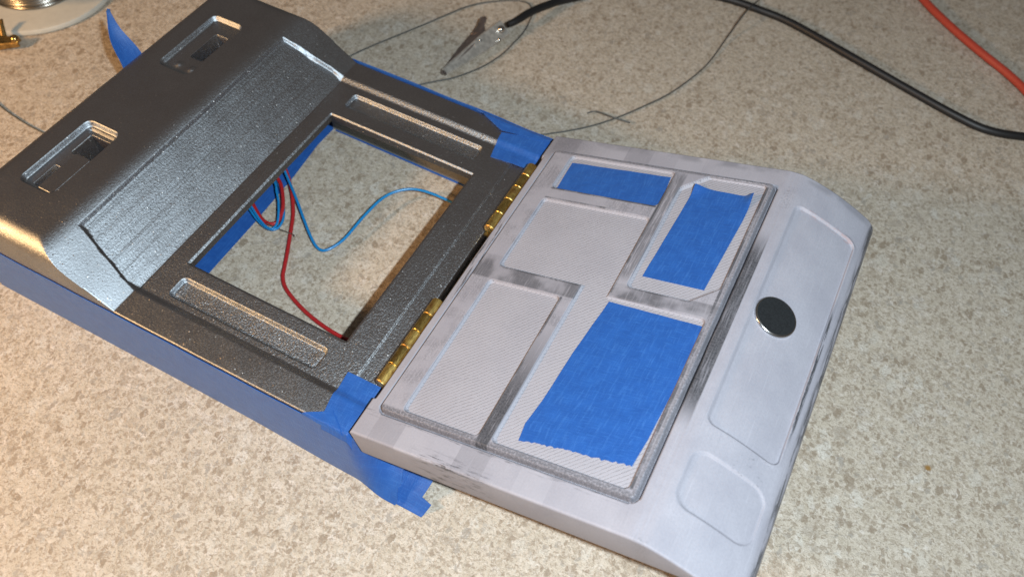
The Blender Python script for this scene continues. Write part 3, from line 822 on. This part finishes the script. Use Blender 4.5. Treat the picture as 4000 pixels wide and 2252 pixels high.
# curled loose end standing up behind the raised end
TL_ = [(-99.9, 53.0, 15.0), (-100.2, 53.4, 22.0), (-102, 54.9, 26.0), (-106, 57.2, 30.2), (-109, 60.8, 33.2), (-110, 63.1, 34.0)]
TR_ = [(-99.9, 60.0, 15.0), (-100.2, 60.4, 22.0), (-102, 61.4, 26.1), (-106, 61.4, 31.2), (-109, 62.6, 33.8), (-110, 63.4, 34.2)]
A_, B_ = spline(TL_, 7), spline(TR_, 7)
G = A_[:, None] * (1 - np.linspace(0, 1, 10)[None, :, None]) + B_[:, None] * np.linspace(0, 1, 10)[None, :, None]
G[..., 0] -= .9 * np.sin(np.linspace(0, math.pi, 10))[None] * np.linspace(0, 1, len(A_))[:, None]
UV = np.stack(np.meshgrid(np.linspace(0, 25, len(A_)), np.linspace(0, 7, 10), indexing='ij'), -1)
sheet("masking_tape", G, "pointed loose end of blue tape curling up beside the solder spool", UV)

# ------------------------------------------------------------------ thin wires in the window
def wire(name, pts, r, mat, label, cat="wire", group=None, sides=12, n=10):
    V, F = tube(pts, r, sides, n)
    ob = mesh_obj(name, V, F, M[mat]); return tag(ob, label, cat, group)
WG = "thin wires hanging in the base window"
wire("red_wire", [(-72, 68, 5), (-66.5, 64.2, 6), (-61.6, 61.4, 4.2), (-57.2, 57.6, 2.6), (-54.4, 54.2, 1.5), (-52.0, 50.7, 1.0), (-49.0, 45.3, .9), (-46.0, 39.8, .9),
     (-44.2, 36.3, .9), (-42.9, 34.0, .9), (-40.1, 31.5, .9), (-34.3, 29.0, .9), (-27.5, 27.2, 1.1), (-20.0, 26.3, 1.6), (-12, 26.5, 2.5)], .52, 'red',
     "long red wire crossing the window to its near corner", group=WG)
wire("blue_wire", [(-72, 67, 6), (-65, 63.2, 6.5), (-60.2, 59.9, 4.5), (-53.4, 54.8, 3.6), (-48.2, 50.6, 3.0), (-43.4, 46.9, 2.3), (-40.4, 45.2, 1.9), (-38.4, 45.2, 1.9), (-36.8, 47.2, 2.2), (-35.5, 51.0, 2.8),
     (-34.9, 58.8, 3.6), (-33.6, 66.1, 4.2), (-30.3, 70.6, 4.6), (-26.0, 72.9, 4.4), (-19.0, 73.6, 4.0), (-12, 73.0, 4.0)], .37, 'blue',
     "long blue wire arching across the window", group=WG)
wire("red_wire", [(-72, 54, 3.2), (-65.5, 50.2, 3.2), (-62.3, 48.1, 3.0), (-58.8, 46.1, 2.6), (-56.5, 45.2, 2.4), (-54.8, 45.3, 2.4), (-53.6, 46.4, 2.5), (-53.8, 48.5, 2.8),
     (-55.4, 51.8, 3.2), (-58.8, 55.9, 3.6), (-62.0, 58.2, 3.8), (-70, 62.5, 4)], .50, 'red', "short red wire loop beside the blue loops at the window edge", group=WG)
wire("blue_wire", [(-72, 52, 3.0), (-65.5, 48.2, 3.0), (-61.9, 46.3, 3.0), (-57.9, 44.4, 2.8), (-54.7, 43.6, 2.6), (-52.7, 44.1, 2.6), (-52.2, 46.0, 2.6), (-53.4, 49.2, 2.6),
     (-57.8, 54.4, 2.4), (-61.6, 57.6, 2.4), (-70, 62, 3)], .33, 'blue', "outer short blue wire loop at the window edge", group=WG)
wire("blue_wire", [(-72, 53, 4.6), (-65.5, 48.8, 4.4), (-61.4, 46.6, 4.2), (-57.2, 44.4, 3.8), (-54.2, 43.4, 3.4), (-52.6, 43.9, 3.4), (-53.0, 46.4, 3.6), (-56.0, 50.9, 4.0),
     (-58.5, 53.6, 4.4), (-61.2, 56.2, 4.6), (-70, 61, 4.6)], .33, 'blue', "inner short blue wire loop lying on the red loop", group=WG)
wire("bare_wire", [(-55.6, 44.7, 2.9), (-51.3, 45.1, 2.3), (-48.0, 45.5, 2.1), (-47.2, 45.1, 2.0)], .13, 'tin', "fine bare silver strand poking from the blue wire loop", group=WG, sides=8)

# ------------------------------------------------------------------ thin grey wire on the counter
GG = "thin grey wires lying on the countertop"
wire("grey_wire", [(30, 222, .5), (26.2, 206.1, .5), (24.9, 191.4, 3.9), (23.2, 178.6, 1.0), (21.7, 163.7, .5), (17.0, 147.7, .5), (11.1, 136.1, .5), (5.9, 127.5, .5), (-.2, 119.7, .5), (-8.5, 111.9, .5), (-16, 106.5, .5)],
     .23, 'grey_wire', "long thin grey wire curving from under the black cable to the lid's far corner", group=GG, sides=8)
wire("grey_wire", [(-1.4, 125.6, .9), (-.4, 126.6, 1.2), (1.2, 127.2, 1.4), (6.0, 127.3, 1.5), (11.0, 128.4, .8)], .23, 'grey_wire', "short grey wire offcut crossing the long thin wire", group=GG, sides=8)
wire("grey_wire", [(-76, 109, .5), (-72.8, 117, .5), (-70.0, 122.9, .5), (-64.2, 134.7, .5), (-60.3, 143.1, .5), (-56.1, 151.5, .5), (-50.6, 157.8, .5), (-44.1, 162.5, .5), (-40.0, 163.2, .5), (-37.3, 160.8, .5), (-35.9, 157.6, .5),
     (-34.6, 149.7, .5), (-34.9, 142.3, .5), (-35.6, 135.8, .5), (-38.0, 128.0, .5), (-42.6, 119.8, .5), (-46.4, 115.6, .5), (-50.2, 111.4, .5), (-55, 105.5, .5)], .23, 'grey_wire',
     "thin grey wire looping around the silver clip", group=GG, sides=8)
wire("grey_wire", [(-156, 46.5, .5), (-146.8, 43.7, .5), (-138.1, 42.3, .5), (-129.9, 41.8, .5), (-116, 42, .5)], .23, 'grey_wire', "thin grey wire running under the raised end at the left", group=GG, sides=8)

# ------------------------------------------------------------------ test lead with its clip
lead = empty("test_lead", (-41, 132, 0))
tag(lead, "black test lead with a silver crocodile clip lying behind the base", "test lead")
off = np.array((-41, 132, 0))
def sub(name, V, F, mat, parent, smooth=True, deg=40):
    ob = mesh_obj(name, np.asarray(V) - off, F, mat, parent, smooth)
    return sharp(ob, deg) if smooth else ob
cab = spline([(-38.6, 145.6, 4.2), (-37.0, 148.8, 4.3), (-35.4, 155, 4.0), (-33.0, 162.2, 3.0), (-29.4, 169.6, 2.0), (-20, 181, 1.3), (-6, 191.5, 1.3), (8, 197.5, 1.3), (17.6, 199.6, 1.3), (28, 199.6, 1.3), (40.3, 198.3, 1.3), (62.9, 191.0, 1.7),
             (79.8, 186.3, 1.3), (96.0, 181.6, 1.3), (105.8, 180.2, 1.3), (116.0, 183.0, 1.3), (130, 190, 1.3), (150, 200, 1.3)], 10)
V, F = tube(cab, np.interp(np.arange(len(cab)), [0, 8, 16, len(cab)], [.95, 1.1, 1.25, 1.25]), 16, raw=True)
cable = sub("cable", V, F, M['black'], lead)
def channel(tip, tail, w0, w1, h0, h1, z0, z1, up, th=.45):
    """folded sheet jaw: web plus two flanges, tapering from tail to tip"""
    tip, tail = np.array(tip, float), np.array(tail, float)
    d_ = (tail - tip); L_ = np.linalg.norm(d_); d_ /= L_; up = np.array(up, float); sd = np.cross(up, d_); sd /= np.linalg.norm(sd)
    V, F = [], []
    N_ = 14
    for i in range(N_ + 1):
        t = i / N_; w_ = w0 + (w1 - w0) * min(1, t * 1.5); hgt = h0 + (h1 - h0) * min(1, t * 1.7)
        c_ = tip + d_ * L_ * t
        for (a, b) in ((-w_, -hgt), (-w_, -.3), (-w_ + .35, 0), (w_ - .35, 0), (w_, -.3), (w_, -hgt), (w_ - th, -hgt), (w_ - th, -th), (-w_ + th, -th), (-w_ + th, -hgt)):
            V.append(c_ + sd * a + up * b)
    for i in range(N_):
        for k in range(10): F.append((i * 10 + k, i * 10 + (k + 1) % 10, i * 10 + 10 + (k + 1) % 10, i * 10 + 10 + k))
    F.append(tuple(range(10))[::-1]); F.append(tuple(N_ * 10 + k for k in range(10)))
    return V, F
upv = Vector((.62, -.25, .74)).normalized()
V, F = channel((-44.9, 117.6, 3.3), (-38.6, 144.0, 4.3), 1.1, 2.6, 1.4, 3.3, 0, 0, upv); sub("jaw", V, F, M['steel'], lead)
up2 = Vector((-.42, .08, .90)).normalized()
V, F = channel((-45.8, 117.6, 3.0), (-44.6, 137.0, 4.6), .9, 2.3, 1.2, 2.9, 0, 0, up2); jaw2 = sub("jaw", V, F, M['steel_dark'], lead)
V, F = channel((-44.6, 136.6, 4.6), (-46.4, 143.6, 5.4), 2.3, 1.1, 2.2, .9, 0, 0, up2); sub("finger_grip", V, F, M['steel_dark'], lead)
def ball(c_, r, axis=(0, 0, 1), flat=.7):
    V, F = lathe([(.01, r * flat), (r * .45, r * flat * .93), (r * .8, r * flat * .6), (r, 0), (r, -r * .6)], 20)
    q = Vector((0, 0, 1)).rotation_difference(Vector(axis))
    return [tuple(q @ Vector(v) + Vector(c_)) for v in V], F
V, F = ball((-43.1, 133.6, 4.6), .75, up2); sub("rivet", V, F, M['screw'], lead)
V, F = ball((-42.2, 134.0, 4.6), .55, up2); sub("rivet", V, F, M['screw'], lead)
V, F = ball((-39.0, 141.9, 4.7), 1.25, upv, .9); sub("screw", V, F, M['screw'], lead)
V, F = ball((-37.9, 138.9, 3.2), .6, upv); sub("rivet", V, F, M['screw'], lead)
sp = [(-42.8 + 1.0 * math.cos(a), 131.0 + .16 * a, 3.4 + 1.0 * math.sin(a)) for a in np.linspace(0, 8 * math.pi, 100)]
V, F = tube(sp, .22, 8, raw=True); sub("spring", V, F, M['steel'], lead)
wire("red_cable", [(60, 253, 1.6), (75.7, 234.9, 1.6), (86.5, 225.0, 1.6), (97.6, 216.6, 1.6), (106.5, 210.6, 1.6), (113.2, 205.0, 1.6), (124, 194, 1.6), (140, 180, 1.6)], 1.25, 'red_cable',
     "thick orange-red cable in the far right corner", cat="cable", sides=16)

# ------------------------------------------------------------------ solder spool
spool = empty("solder_spool", (-177.6, 88.4, 0))
tag(spool, "white plastic spool of silver solder wire, cut by the picture corner", "spool")
V, F = lathe([(4, .1), (23.2, .1), (23.8, .5), (23.9, 1.3), (23.6, 1.9), (22.6, 2.1), (11.0, 2.0), (4, 2.0)], 96)
sharp(mesh_obj("flange", V, F, M['white'], spool), 40)
pr = [(9.0, 2.0)]
for k in range(13):
    z0_ = 2.1 + k * 1.02
    for a in np.linspace(-1.35, 1.35, 7): pr.append((13.4 + .51 * math.cos(a) + (.25 if k % 3 == 0 else 0), z0_ + .51 + .5 * math.sin(a)))
pr.append((9.0, 15.5))
V, F = lathe(pr, 96); mesh_obj("solder_winding", V, F, M['solder'], spool)
V, F = lathe([(8.9, 2.0), (8.9, 15.4), (4.0, 15.4), (4.0, 2.0)], 48); sharp(mesh_obj("hub", V, F, M['white'], spool), 40)
V, F = lathe([(4, 15.6), (23.2, 15.6), (23.8, 16.0), (23.8, 17.2), (22.8, 17.6), (4, 17.6)], 96)
top_fl = sharp(mesh_obj("flange", V, F, M['white'], spool), 40)

# ------------------------------------------------------------------ brass clip cut by the left edge
bc = empty("brass_clip", (-165, 63, 0))
tag(bc, "small tarnished brass clip end at the spool's foot", "clip")
off = np.array((-165, 63, 0))
V, F = channel((-160.2, 64.8, 3.2), (-172, 58.0, 3.4), 1.2, 2.2, 1.6, 2.8, 0, 0, Vector((.1, -.2, .97)).normalized()); sub("jaw", V, F, M['brass_clip'], bc)
V, F = channel((-165.0, 63.5, 3.0), (-167.6, 66.6, 6.5), 1.0, .8, .8, .7, 0, 0, Vector((.5, -.6, .6)).normalized()); sub("finger_grip", V, F, M['brass_clip'], bc)
V, F = ball((-161.2, 64.5, 3.4), 1.35, (.35, -.35, .87), .9); sub("screw", V, F, M['brass_clip'], bc)
V, F = ball((-165.5, 61.0, 3.4), .9, (.35, -.35, .87), .8); sub("rivet", V, F, M['screw'], bc)
